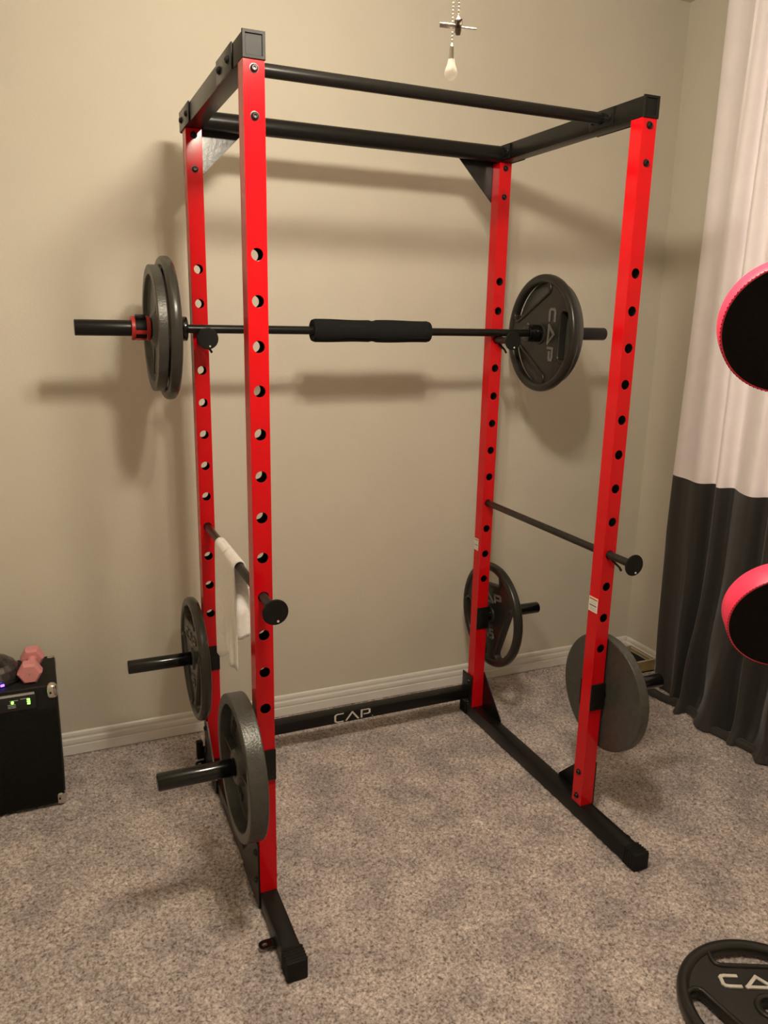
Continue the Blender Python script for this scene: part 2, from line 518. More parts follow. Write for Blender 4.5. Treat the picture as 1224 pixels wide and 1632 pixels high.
# feet
for side in ('L', 'R'):
    x0 = 0.0 if side == 'L' else W - T
    f = MB().box(x0, x0 + T, -0.262, 0.842, 0.0, 0.0548, 0.003).build('foot', BLACK, rack)
    for (ya, yb) in ((-0.284, -0.225), (0.806, 0.862)):
        c = MB()
        c.box(x0 - .003, x0 + T + .003, ya, yb, -.001, 0.0575, 0.003)
        for k in range(5):
            yy = ya + 0.008 + k * (yb - ya - .016) / 4
            c.box(x0 - .0042, x0 + T + .0042, yy - .0022, yy + .0022, 0.001, 0.0588, 0.001)
        c.build('foot_cap', PLAST, f)
    ox = x0 if side == 'L' else x0 + T
    sg = -1 if side == 'L' else 1
    for yc in (-0.147, 0.815):
        lp = [(0, -.016), (.028, -.016)] + [(.028 + .016 * math.cos(a), .016 * math.sin(a)) for a in np.linspace(-math.pi / 2, math.pi / 2, 13)[1:-1]] + [(.028, .016), (0, .016)]
        tb = plate_mesh('tie_down_tab', [lp, loop_circle(.027, 0, .0075, 18)], 0.004, 0.0005)
        link('tie_down_tab', tb, BLACKG, f, (ox, yc, 0.012), (0, 0, 0 if sg > 0 else math.pi))
    # base gussets on the outer faces
    for key, (ya, dirn) in {'F': (0.0, 1), 'B': (D + T, -1)}.items():
        poly = [(0, 0.004), (0, 0.212), (0.046, 0.212), (0.198, 0.058), (0.198, 0.004)]
        pts = [(ya + dirn * p, z) for p, z in poly]
        Mx = Matrix(((0, 0, 1, 0), (1, 0, 0, 0), (0, 1, 0, 0), (0, 0, 0, 1)))
        h0, h1 = (ox + sg * 0.0003, ox + sg * 0.005)
        g = MB().prism(pts, min(h0, h1), max(h0, h1), Mx).build('base_gusset', BLACK, rack)
        for z in (0.175, 0.083):
            bolt(g, (ox + sg * .005, ya + dirn * 0.025, z), '-x' if side == 'L' else '+x')
# small roller foot behind the left rear post
MB().box(-0.030, -0.0055, 0.842, 0.866, 0.012, 0.085, 0.004).build('rear_bracket', PLAST, rack)

# rear floor member with logo
cm = MB().box(T + .006, W - T - .006, 0.785, 0.835, 0.086, 0.131, 0.003).build('rear_floor_member', BLACK, rack)
for x0, x1 in ((T + .0005, T + .0065), (W - T - .0065, W - T - .0005)):
    MB().box(x0, x1, 0.762, 0.842, 0.057, 0.196, 0.002).build('end_flange', BLACK, cm)
for xb, fc in ((T + .0065, '+x'), (W - T - .0065, '-x')):
    for z in (0.17, 0.072):
        bolt(cm, (xb, 0.782, z), fc)
lg = MB()
lh = 0.034
ML = Matrix.Translation((0.512, 0.7855, 0.0925)) @ Matrix.Rotation(math.pi / 2, 4, 'X') @ Matrix.Diagonal((lh * 1.72 / 1.0 * 1.0, lh, 1, 1))
for pts, cl in logo_strokes(False):
    lg.stroke(pts, 0.13, 0.0, 0.0012, ML, cl)
lg.stroke([(2.74, .02), (2.80, .02)], 0.1, 0, 0.0012, ML)
tag(lg.build('logo', LETWH, cm), 'white logo reading CAP')

# storage posts
PZ = 0.465
for key in ('FL', 'BL', 'FR', 'BR'):
    left = key[1] == 'L'
    ox = 0.0 if left else W
    sg = -1 if left else 1
    yc = T / 2 if key[0] == 'F' else D + T / 2
    xe = ox + sg * 0.268
    p = MB().cyl((ox + sg * .006, yc, PZ), (xe, yc, PZ), 0.0242, segs=36, bevel=0.004).build('storage_post', BLACKG, rack)
    br = MB()
    inx = ox - sg * (T + .001)
    for (ya, yb) in ((yc - T / 2 - .0055, yc - T / 2 - .0005), (yc + T / 2 + .0005, yc + T / 2 + .0055)):
        br.box(min(inx, ox + sg * .006), max(inx, ox + sg * .006), ya, yb, PZ - .047, PZ + .047, .0015)
    br.box(min(ox + sg * .0005, ox + sg * .006), max(ox + sg * .0005, ox + sg * .006), yc - T / 2 - .005, yc + T / 2 + .005, PZ - .047, PZ + .047, .0015)
    br.build('bracket', BLACK, p)

# warning stickers on the inner faces of the right posts
for (y0, y1, z0, z1) in ((0.004, 0.0485, 0.762, 0.812), (D + .016, D + .0485, 0.757, 0.806)):
    x = W - T - .0004
    s = MB().box(x - .0005, x, y0, y1, z0, z1).build('warning_sticker', STICK, rack)
    tag(s, 'small white warning sticker with an orange header bar')
    hh = z1 - z0; ww = y1 - y0
    MB().box(x - .001, x - .0004, y0 + .003, y1 - .003, z1 - .009, z1 - .004).build('header_bar', ORANGE, s)
    MB().box(x - .001, x - .0004, y0 + ww * .12, y1 - ww * .12, z0 + hh * .40, z0 + hh * .46).build('print_line', INK, s)
    for k in range(3):
        MB().box(x - .001, x - .0004, y0 + ww * .1, y1 - ww * (.1 + .1 * k), z0 + hh * (.55 + .08 * k), z0 + hh * (.575 + .08 * k)).build('print_line', GREYP, s)
    for k in range(3):
        MB().box(x - .001, x - .0004, y0 + ww * (.1 + .08 * k), y1 - ww * .15, z0 + hh * (.1 + .09 * k), z0 + hh * (.125 + .09 * k)).build('print_line', GREYP, s)

# ------------------------------------------------------------------ safety pins
def safety_pin(x, z, y_end, y_back, label, group):
    t = empty('safety_pin', label, 'safety pin', (x, y_end, z), group=group)
    MB().cyl((0, 0.003, 0), (0, y_back - y_end, 0), 0.0125, segs=24, bevel=.002).build('rod', STEEL, t)
    d = MB()
    d.lathe([(0, 0), (.031, 0), (.0335, .0012), (.034, .003), (.033, .005), (0.013, .006), (0, .006)], Matrix.Rotation(-math.pi / 2, 4, 'X'), 40)
    d.build('end_disc', PLAST, t)
    MB().cyl((0.006, -0.0015, -0.024), (0.006, 0.001, -0.024), 0.003, segs=12).build('rivet', LETWH, t)
    return t
def pin_clip(t, y_face):
    yl = y_face - t.location.y
    MB().tube([(0.0, yl - .012, -0.0125), (0.008, yl - .020, -0.022), (0.022, yl - .026, -.036), (0.030, yl - .026, -.048)], 0.004, 8).build('retaining_clip', BLACKG, t)
PINZ = HZ[8]
tag_g = None
p1 = safety_pin(T / 2, PINZ, -0.118, D + T, 'long dark safety pin through the left posts, towel draped over it', None)
p2 = safety_pin(W - T / 2, PINZ, -0.118, D + T, 'long dark safety pin bar bridging the two right posts', None)
pin_clip(p2, 0.0)
p3 = safety_pin(T / 2, HZ[2], D - 0.118, D + T + .02, 'short pin in the rear left post holding the barbell beside the red clip', None)
p4 = safety_pin(W - T / 2, HZ[2], D - 0.118, D + T + .02, 'short pin in the rear right post holding the barbell', None)
pin_clip(p3, D); pin_clip(p4, D)

# ------------------------------------------------------------------ weight plates
def segment_hole(ang, inner, outer, half, n=18, corner=0.012):
    """grip hole: straight inner edge, arc outer edge; local frame centred at angle ang"""
    pts = []
    amax = math.asin(min(0.999, half / outer))
    arc = [(outer * math.sin(a), outer * math.cos(a)) for a in np.linspace(-amax, amax, n)]
    base = [(half, inner), (-half, inner)]
    y_side = outer * math.cos(amax)
    if y_side - inner < corner:        # corners meet: pointed lens shape
        ch = math.sqrt(max(0, outer ** 2 - inner ** 2)) * .97
        amax = math.asin(ch / outer)
        arc = [(outer * math.sin(a), outer * math.cos(a)) for a in np.linspace(-amax, amax, n)]
        poly = arc + [(ch * .93, inner), (-ch * .93, inner)]
    else:
        c = min(corner, (y_side - inner) / 2)
        poly = arc[1:-1] + [(half - c * .25, y_side + c * .1), (half, y_side - c * .6), (half, inner + c), (half - c * .3, inner + c * .3), (half - c, inner), (-half + c, inner), (-half + c * .3, inner + c * .3), (-half, inner + c), (-half, y_side - c * .6), (-half + c * .25, y_side + c * .1)]
    ca, sa = math.cos(ang), math.sin(ang)
    return [(x * ca - y * sa, x * sa + y * ca) for x, y in poly]

def offset_loop(lp, d):
    n = len(lp)
    P = [Vector(p) for p in lp]
    area = sum(P[i].x * P[(i + 1) % n].y - P[(i + 1) % n].x * P[i].y for i in range(n))
    s = 1 if area > 0 else -1
    out = []
    for i in range(n):
        t1 = (P[i] - P[i - 1]); t2 = (P[(i + 1) % n] - P[i])
        t = (t1.normalized() + t2.normalized()).normalized()
        out.append(tuple(P[i] + Vector((t.y, -t.x)) * d * s))
    return out

def grip_plate(label, group, R=0.224, th=0.036, material=None, letmat=None):
    """rubber olympic plate with three grip holes, axis along local z, both faces alike"""
    material = material or RUBBER
    letmat = letmat or LETDK
    t = empty('grip_plate', label, 'weight plate', group=group)
    holes = [segment_hole(0, 0.135, 0.196, 0.088), segment_hole(2 * math.pi / 3, 0.118, 0.196, 0.125), segment_hole(-2 * math.pi / 3, 0.118, 0.196, 0.125)]
    body = plate_mesh('web', [loop_circle(0, 0, 0.212, 96)] + holes + [loop_circle(0, 0, 0.0262, 36)], th * .56, 0.003, 2)
    link('web', body, material, t, angle=40)
    # outer bead
    rim = MB()
    c = R - 0.0165
    prof = []
    for a in np.linspace(0, 2 * math.pi, 25)[:-1]:
        ca, sa = math.cos(a), math.sin(a)
        rr = (abs(ca) ** 2.6 + abs(sa) ** 2.6) ** (-1 / 2.6)
        prof.append((c + 0.0165 * ca * rr, th / 2 * sa * rr))
    prof.append(prof[0])
    rim.lathe(prof, segs=96)
    bmesh.ops.remove_doubles(rim.bm, verts=rim.bm.verts[:], dist=1e-6)
    rim.build('rim', material, t, angle=60)
    for s in (1, -1):
        for hl in holes:
            b = MB()
            lp = offset_loop(hl, 0.006)
            b.tube([(x, y, s * th * .29) for x, y in lp], 0.0065, 8, True)
            b.build('grip_border', material, t, angle=60)
        hub = MB()
        hub.lathe([(0.0262, s * .004), (0.0262, s * th * .44), (0.029, s * th * .47), (0.036, s * th * .47), (0.040, s * th * .42), (0.042, s * th * .26)], segs=48)
        hub.build('hub', material, t)
        # lettering, readable from that side
        Mf = Matrix.Identity(4) if s > 0 else Matrix.Rotation(math.pi, 4, 'Y')
        z0, z1 = th * .27, th * .27 + .0035
        wl, hl_ = 0.074, 0.034
        L = MB()
        Ml = Mf @ Matrix.Translation((-2.55 * wl / 2, 0.060, 0))
        for pts, clsd in logo_strokes(True):
            pts = [(x * wl, y * hl_) for x, y in pts]
            L.stroke(pts, 0.0088, z0, z1, Ml, clsd)
        L.build('logo', letmat, t)['label'] = 'raised logo reading CAP'
        N = MB()
        for k, ch in enumerate('45'):
            Md = Mf @ Matrix.Translation((-0.032 + k * 0.034, -0.098, 0)) @ Matrix.Diagonal((0.042, 0.036, 1, 1))
            for pts in DIGITS[ch]:
                N.stroke(pts, 0.2, z0, z1, Md)
        N.build('numeral', letmat, t)['label'] = 'raised number 45'
    return t

def iron_plate(label, group, R=0.2, th=0.045):
    """cast iron plate: broad flat rim, dished face on +z, flat back on -z"""
    t = empty('iron_plate', label, 'weight plate', group=group)
    h = th / 2
    body = MB()
    prof = [(0.0262, -h), (R - .004, -h), (R - .0012, -h + .0012), (R, -h + .004), (R, h - .004), (R - .0012, h - .0012), (R - .004, h),
            (R - .026, h), (R - .029, h - .002), (R - .032, -h + .018), (R - .036, -h + .015), (0.075, -h + .015), (0.07, -h + .016), (0.0262, -h + .016)]
    prof.append(prof[0])
    body.lathe(prof, segs=96)
    bmesh.ops.remove_doubles(body.bm, verts=body.bm.verts[:], dist=1e-6)
    body.build('body', IRON, t, angle=14)
    hub = MB().lathe([(0.0265, -h + .014), (0.0265, h - .006), (0.030, h - .003), (0.044, h - .003), (0.049, h - .008), (0.056, -h + .018), (0.060, -h + .014)], segs=48)
    hub.build('hub', IRON, t)
    for a in (0, math.pi):
        MB().prism([(0.05, -.004), (R - .033, -.003), (R - .033, .003), (0.05, .004)], -h + .014, h - .014, Matrix.Rotation(a, 4, 'Z')).build('rib', IRON, t)
    return t

plates = []
# stored on the left rear post
g1 = grip_plate('olive-grey grip plate on the rear left storage post, beside the wall', 'grip plates')
g1.location = (-0.0315, D + T / 2, PZ - .0018); g1.rotation_euler = (math.radians(90), 0, math.radians(-90))
# plate frame: local z -> world -x, local y -> world z
def orient(o, face, spin=0.0):
    """face: '-x' or '+x', which way local +z points; spin about the axis"""
    if face == '-x':
        B = Matrix(((0, 0, -1), (-1, 0, 0), (0, 1, 0)))
    elif face == '+x':
        B = Matrix(((0, 0, 1), (1, 0, 0), (0, 1, 0)))
    else:
        B = Matrix.Identity(3)
    o.rotation_euler = (B @ Matrix.Rotation(spin, 3, 'Z')).to_euler()
orient(g1, '-x', math.radians(6))
g2 = copy_tree(g1); g2['label'] = 'black grip plate on the rear right storage post near the corner'
g2.location = (1.2155, D + T / 2, PZ - .0018); orient(g2, '+x', math.radians(-8))
g3 = copy_tree(g1); g3['label'] = 'grip plate on the left end of the barbell, inside the grey plate'
g3.location = (-0.088, 0.735, 1.634 - .0012); orient(g3, '-x', math.radians(55))
g4 = copy_tree(g1); g4['label'] = 'black grip plate facing inward on the right end of the barbell'
g4.location = (1.344, 0.735, 1.634 - .0012); orient(g4, '-x', math.radians(-92))
g5 = grip_plate('black grip plate with white lettering lying flat on the carpet', 'grip plates', material=RUBDK, letmat=LETWH)
g5.location = (1.083, -0.838, 0.0215); orient(g5, '+z', math.radians(-25))
for g in (g2, g4):
    for ch in g.children_recursive:
        if ch.data.materials[0] == RUBBER:
            ch.data = ch.data.copy(); ch.data.materials[0] = RUBDK

i1 = iron_plate('thick grey iron plate on the front left storage post', 'grey iron plates', 0.203, 0.05)
i1.location = (-0.039, T / 2, PZ - .0018); orient(i1, '-x')
i2 = iron_plate('grey iron plate with its plain back showing on the front right storage post', 'grey iron plates', 0.2, 0.034)
i2.location = (1.2085, T / 2, PZ - .0018); orient(i2, '+x')
i3 = iron_plate('smaller grey iron plate on the left end of the barbell against the red clip', 'grey iron plates', 0.1965, 0.032)
i3.location = (-0.1225, 0.735, 1.634 - .0012); orient(i3, '-x', 1.1)
i4 = iron_plate('grey iron plate on the right end of the barbell, behind the grip plate', 'grey iron plates', 0.2, 0.03)
i4.location = (1.378, 0.735, 1.634 - .0012); orient(i4, '+x', .4)
def cast_marks(t, R, th):
    """raised cast characters on the dish, too worn to read"""
    rnd = random.Random(11)
    h = th / 2
    for (c0, n, r, sz) in ((128, 8, R * .60, .030), (52, 3, R * .58, .024), (222, 6, R * .60, .026), (306, 4, R * .62, .030)):
        for k in range(n):
            a = math.radians(c0 - (k - (n - 1) / 2) * 11)
            M = Matrix.Rotation(a - math.pi / 2, 4, 'Z') @ Matrix.Translation((-.006, r, 0)) @ Matrix.Diagonal((sz * .5, sz, 1, 1))
            mb = MB()
            kind = rnd.randrange(3)
            pts = [(0, 0), (0, 1), (.7, .9), (.7, .5), (0, .45)] if kind == 0 else [(0, 1), (.4, 0), (.8, 1)] if kind == 1 else [(0, 0), (0, 1), (.75, 0), (.75, 1)]
            mb.stroke(pts, .2, -h + .014, -h + .019, M)
            mb.build('cast_mark', IRON, t)
cast_marks(i1, 0.203, 0.05)

# ------------------------------------------------------------------ barbell
BY, BZ = 0.735, 1.634
bar = empty('barbell', 'black olympic barbell resting across the rack', 'barbell', (0.64, BY, BZ))
cx = 0.64
MB().cyl((-0.02 - cx, 0, 0), (1.29 - cx, 0, 0), 0.014, segs=28).build('shaft', STEEL if False else BLACK, bar)
for (xa, xb, xc, xd) in ((-0.364, -0.05, -0.068, -0.024), (1.643, 1.315, 1.322, 1.272)):
    MB().cyl((xa - cx, 0, 0), (xb - cx, 0, 0), 0.0248, segs=36, bevel=.003).build('sleeve', BLACK, bar)
    k = MB()
    s = 1 if xd > xc else -1
    xm = xd - s * 0.016
    k.cyl((xc - cx, 0, 0), (xm - cx, 0, 0), 0.033, segs=36, bevel=.001)
    k.cyl((xm - s * .001 - cx, 0, 0), (xd - cx, 0, 0), 0.0385 if s > 0 else 0.031, segs=36, bevel=.002)
    k.build('inner_collar', BLACKG, bar)

pad = empty('bar_pad', 'black foam squat pad around the middle of the barbell', 'bar pad', (0.625, BY, BZ))
fp = MB()
n = 48
prof = []
xs = np.linspace(-0.2235, 0.2235, n)
for x in xs:
    r = 0.0385 + 0.0012 * math.sin(x * 26) - 0.004 * math.exp(-(x / 0.008) ** 2)
    e = min(abs(x + .2235), abs(x - .2235))
    if e < .006: r -= (0.006 - e) * .5
    prof.append((r, x))
prof = [(0.0145, -0.2235), (0.017, -0.218), (0.026, -0.2225)] + prof + [(0.026, 0.2225), (0.017, 0.218), (0.0145, 0.2235)]
fp.lathe(prof + [prof[0]], Matrix.Rotation(math.pi / 2, 4, 'Y'), 40)
fp.build('foam_sleeve', FOAM, pad, angle=60)
MB().box(-0.222, 0.222, -.0008, .0008, 0.034, 0.0392).build('seam', PADBK, pad, rot=(2.2, 0, 0))

clip = empty('barbell_clip', 'red and black locking collar clip on the left sleeve', 'collar clip', (-0.168, BY, BZ))
RY = Matrix.Rotation(math.pi / 2, 4, 'Y')
MB().lathe([(0.0252, -.026), (0.031, -.026), (0.031, .026), (0.0252, .026), (0.0252, -.026)], RY, 40).build('liner', PLAST, clip)
for x0, x1 in ((-.029, -.017), (.017, .029)):
    q = 0.0335
    MB().lathe([(0.0252, x0), (q + .003, x0), (q + .0045, x0 + .0015), (q + .0045, x1 - .0015), (q + .003, x1), (0.0252, x1), (0.0252, x0)], RY, 40).build('band', CLIPR, clip)
for a in (200, 262, 330):
    A = math.radians(a)
    MB().box(-.019, .019, -.006, .006, 0.0305, 0.0368, .0015).build('bridge', CLIPR, clip, rot=(A - math.pi / 2, 0, 0))
MB().box(-.0155, .0155, -.012, .012, 0.030, 0.0405, .003).build('lever', PLAST, clip, rot=(math.radians(12), 0, 0))
MB().cyl((-.015, -.004, .0385), (.015, -.004, .0385), .0042, segs=14).build('hinge', BOLT, clip)

# ------------------------------------------------------------------ white towel over the left pin
tw = empty('towel', 'white cotton towel folded over the left safety pin', 'towel', (T / 2, 0.0, PINZ))
def flap(name, top_far, top_near, bot_far, bot_near, length, ragged, seed, fringe=False):
    """cloth rolled over the pin, then hanging and gathering between two bottom points (x, y)"""
    rnd = random.Random(seed)
    mb = MB(); rows = []
    nz, nw, side = 22, 18, (-1 if top_far[0] < 0.0 else 1)
    r = abs(top_far[0])
    # half turn over the pin first
    for k in range(8):
        a = math.pi * .5 * k / 7
        row = []
        for j in range(nw):
            w = j / (nw - 1)
            y = top_far[1] + (top_near[1] - top_far[1]) * w
            row.append(mb.bm.verts.new((side * r * math.sin(a), y, r * math.cos(a))))
        rows.append(row)
    ph = rnd.random() * 5
    for i in range(1, nz):
        u = i / (nz - 1)
        t = min(1, u * 1.5) ** .8
        row = []
        for j in range(nw):
            w = j / (nw - 1)
            tx, ty = side * r, top_far[1] + (top_near[1] - top_far[1]) * w
            bx_, by_ = bot_far[0] + (bot_near[0] - bot_far[0]) * w, bot_far[1] + (bot_near[1] - bot_far[1]) * w
            rip = .0045 * math.sin(w * 8 + ph) * t
            z = -u * length - ragged * math.sin(w * 4.4 + ph) * u ** 5 - (.012 * (1 - (2 * w - 1) ** 2) * u ** 8)
            row.append(mb.bm.verts.new((tx + (bx_ - tx) * t + rip * .6, ty + (by_ - ty) * t + rip, z)))
        rows.append(row)
    edge = [v.co.copy() for v in [row[-1] for row in rows[14:]]]
    for a, b in zip(rows[:-1], rows[1:]):
        for k in range(nw - 1):
            mb.bm.faces.new((a[k], a[k + 1], b[k + 1], b[k]))
    o = mb.build(name, CLOTH, tw, angle=80)
    so = o.modifiers.new('thickness', 'SOLIDIFY'); so.thickness = 0.004; so.offset = 0
    if fringe:
        lace = MB()
        for p, q in zip(edge[:-1], edge[1:]):
            for f in (0.0, .5):
                bmesh.ops.create_icosphere(lace.bm, subdivisions=1, radius=.0030, matrix=Matrix.Translation(p.lerp(q, f)))
        lace.build('fringe', CLOTH, tw, angle=80)
# x relative to the pin's centre line
flap('front_end', (-.0165, .545), (-.0165, .275), (-.046, .425), (-.010, .362), .318, .012, 3)
flap('folded_end', (-.0205, .40), (-.0205, .262), (-.022, .345), (-.003, .312), .338, .006, 5)
flap('hanging_end', (.0165, .545), (.0165, .275), (-.004, .322), (.047, .338), .243, .004, 9, True)

# ------------------------------------------------------------------ pull chains and ceiling fan lamp
LX, LY, LZ = 0.155, -0.71, 2.55
fan = empty('ceiling_fan', 'ceiling fan with lit frosted globes above the rack', 'ceiling fan', (LX, LY, ZC))
def fz(z): return z - ZC
MB().lathe([(0, 0), (.07, 0), (.068, -.02), (.03, -.05), (0, -.05)]).build('canopy', BRASS, fan)
MB().cyl((0, 0, -.04), (0, 0, -.17), .012).build('down_rod', BRASS, fan)
MB().lathe([(0, -.16), (.05, -.16), (.11, -.19), (.12, -.22), (.11, -.26), (.06, -.285), (0, -.285)]).build('motor_housing', BRASS, fan)
WOODB = mat('dark_walnut_blade', (0.10, 0.06, 0.04), 0.45, var=0.2, scale=20)
for k in range(5):
    a = 2 * math.pi * k / 5 + .4
    bl = MB().prism([(.20, -.05), (.62, -.07), (.655, -.04), (.655, .04), (.62, .07), (.20, .05)], -.004, .004).build('blade', WOODB, fan, (0, 0, -.225), (math.radians(10), 0, a))
    MB().box(.09, .24, -.018, .018, -.008, -.004, .001).build('blade_arm', BRASS, bl)
MB().lathe([(0, -.28), (.05, -.28), (.06, -.31), (.055, -.36), (.02, -.40), (0, -.405)]).build('light_fitter', BRASS, fan)
for k in range(3):
    a = 2 * math.pi * k / 3 + math.radians(25)
    c_, s_ = math.cos(a), math.sin(a)
    MB().tube([(.05 * c_, .05 * s_, -.34), (.08 * c_, .08 * s_, -.345), (.105 * c_, .105 * s_, -.375)], .009, 10).build('lamp_arm', BRASS, fan)
    g = MB().lathe([(0.018, .05), (.03, .048), (.045, .03), (.054, 0), (.048, -.028), (.03, -.046), (0, -.054)], segs=24).build('lamp_globe', GLOBE, fan, (.115 * c_, .115 * s_, fz(LZ)))

def bead_chain(parent, z0, z1, material):
    mb = MB()
    nb = int((z1 - z0) / 0.0051)
    for k in range(nb + 1):
        bmesh.ops.create_icosphere(mb.bm, subdivisions=1, radius=0.0018, matrix=Matrix.Translation((0, 0, z0 + k * 0.0051)))
    mb.cyl((0, 0, z0), (0, 0, z1), 0.0005, segs=6)
    return mb.build('bead_chain', material, parent, angle=80)
ch1 = empty('pull_chain', 'beaded pull chain with a frosted white teardrop bulb', 'pull chain', (0.1605, -0.70, 2.0465))
bead_chain(ch1, 0.052, 0.555, CHAIN)
MB().lathe([(0, 0), (.004, .0006), (.0078, .0033), (.0098, .0080), (.0101, .0115), (.0088, .0165), (.0065, .0220), (.0054, .0270), (.0050, .0300), (0, .0300)], segs=28).build('bulb_pendant', FROST, ch1, angle=80)
MB().lathe([(0, .0292), (.0042, .0292), (.0034, .0480), (.0028, .0490), (.0012, .0530), (0, .0535)], segs=20).build('ferrule', BRASS, ch1)
ch2 = empty('pull_chain', 'beaded pull chain ending in a small fan-shaped metal charm', 'pull chain', (0.152, -0.735, 2.111))
bead_chain(ch2, 0.016, 0.49, CHAIN)
MB().lathe([(0, -.0115), (.0035, -.011), (.0048, -.005), (.0042, -.001), (.0060, .0025), (.0060, .008), (.0035, .0115), (.001, .0155), (0, .016)], segs=20).build('charm_hub', BRONZE, ch2)
for k in range(4):
    a = math.radians(-24 + 90 * k)
    MB().box(.004, .028, -.0042, .0042, -.0008, .0012, .0005).build('charm_blade', BRASS if k % 2 == 0 else BRONZE, ch2, (0, 0, -.0005), (math.radians(24), math.radians(5 if k == 0 else -5 if k == 2 else 0), a))

# ------------------------------------------------------------------ curtain
def curtain():
    t = empty('curtain', 'white and charcoal colour-block curtain hanging to the floor', 'curtain', (2.13, 0.0, 0.0))
    # (y, x) of the fold line from the wall end towards the room
    KN = [(0.780, .010), (0.770, -.006), (0.735, -.014), (0.690, -.012), (0.645, -.022), (0.605, -.040), (0.575, -.046), (0.560, -.030), (0.556, .012),
          (0.545, .024), (0.525, .004), (0.500, -.030), (0.480, -.044), (0.468, -.030), (0.466, .010), (0.452, .026), (0.425, .006), (0.380, -.022), (0.335, -.040),
          (0.300, -.046), (0.284, -.024), (0.280, .018), (0.262, .030), (0.235, -.006), (0.205, -.040), (0.180, -.030), (0.170, .014), (0.140, .024), (0.095, -.010),
          (0.050, -.042), (0.025, -.02), (0.010, .022), (-.030, .016), (-.080, -.034), (-.110, -.02), (-.130, .024), (-.180, .010), (-.230, -.038), (-.255, .010),
          (-.290, .024), (-.340, -.020), (-.380, -.04), (-.410, .02), (-.470, -.02), (-.500, -.04), (-.530, .02), (-.590, -.03), (-.640, .02)]
    P = np.array(KN)
    seg = np.concatenate([[0], np.cumsum(np.hypot(*np.diff(P, axis=0).T))])
    ny = 330
    sarr = np.linspace(0, seg[-1], ny)
    ys = np.interp(sarr, seg, P[:, 0]); base = np.interp(sarr, seg, P[:, 1])
    ker = np.array([1, 2, 3, 4, 3, 2, 1.]); ker /= ker.sum()
    ys = np.convolve(np.pad(ys, 3, mode='edge'), ker, 'valid')
    base = np.convolve(np.pad(base, 3, mode='edge'), ker, 'valid')
    def panel(name, z0, z1, nz, material):
        mb = MB(); rows = []
        for i in range(nz):
            z = z0 + (z1 - z0) * i / (nz - 1)
            low = max(0.0, 1 - z / 0.75)
            top = max(0.0, (z - 2.2) / .75)
            row = []
            for j, y in enumerate(ys):
                amp = 1.0 + .55 * low - .30 * top
                fl = min(1.0, max(0.0, (0.60 - y) / 0.06))
                x = base[j] * (amp if fl > 0 else 1.0) - 0.045 * low ** 1.4 * fl + 0.018 * max(0.0, (z - 1.0) / 1.95)
                x += 0.006 * math.sin(z * 2.1 + y * 13) + 0.012 * low * fl * math.sin(y * 31 + z * 9)
                if z < 0.10:
                    q = (0.10 - z) / 0.10
                    x -= 0.028 * q * q * (1 + .6 * math.sin(y * 17)) * (.3 + .7 * fl)
                x = min(x, XR - 2.13 - .018)
                yy = y - 0.03 * low * (0.775 - y) * .6 + (0.012 * math.sin(z * 5.0) * low) + 0.0
                if j < 70:
                    yy -= (1 - j / 70) * 0.035 * low
                row.append(mb.bm.verts.new((x, yy, z)))
            rows.append(row)
        for a, b in zip(rows[:-1], rows[1:]):
            for k in range(ny - 1):
                mb.bm.faces.new((a[k], a[k + 1], b[k + 1], b[k]))
        o = mb.build(name, material, t, angle=80)
        so = o.modifiers.new('thickness', 'SOLIDIFY'); so.thickness = 0.0015; so.offset = 0
        es = o.modifiers.new('crisp edges', 'EDGE_SPLIT'); es.split_angle = math.radians(60)
        return o
    tag(panel('upper_panel', 1.018, 2.974, 40, CURTW), 'white upper panel of the curtain')
    tag(panel('lower_panel', 0.004, 1.018, 50, CURTD), 'charcoal lower panel of the curtain')
    # puddled hem along the floor
    hem = MB()
    rnd = random.Random(2)
    pts = []
    for k in range(46):
        y = 0.735 - k * 0.030
        pts.append((-0.082 + .018 * math.sin(y * 17) + rnd.uniform(-.004, .004), y, 0.016 + .004 * math.sin(y * 40)))
    hem.tube(pts, 0.019, 10)
    tag(hem.build('hem', CURTD, t, angle=80), 'charcoal hem bunched on the carpet')
    return t
curtain()
rod = empty('curtain_rod', 'metal curtain rod above the white curtain', 'curtain rod', (2.145, 0.05, 2.985))
MB().cyl((0, -.70, 0), (0, .62, 0), .008).build('rod', BRASS, rod)
for y in (-.72, .63):
    bmesh_s = MB(); bmesh.ops.create_uvsphere(bmesh_s.bm, u_segments=18, v_segments=12, radius=.014, matrix=Matrix.Translation((0, y, 0)))
    bmesh_s.build('finial', BRASS, rod)
for y in (-.6, .55):
    MB().box(0, XR - 2.145, y - .008, y + .008, -.005, .005, .001).build('bracket', BRASS, rod)

# wall outlet half hidden by the curtain
ot = empty('wall_outlet', 'white outlet cover on the right wall at the curtain edge', 'outlet', (XR, 0.845, 0.378))
MB().box(-.006, 0, -.035, .035, -.057, .057, .002).build('cover_plate', TRIM, ot)
for z in (-.022, .022):
    MB().box(-.008, -.005, -.016, .016, z - .014, z + .014, .002).build('socket', TRIM, ot)

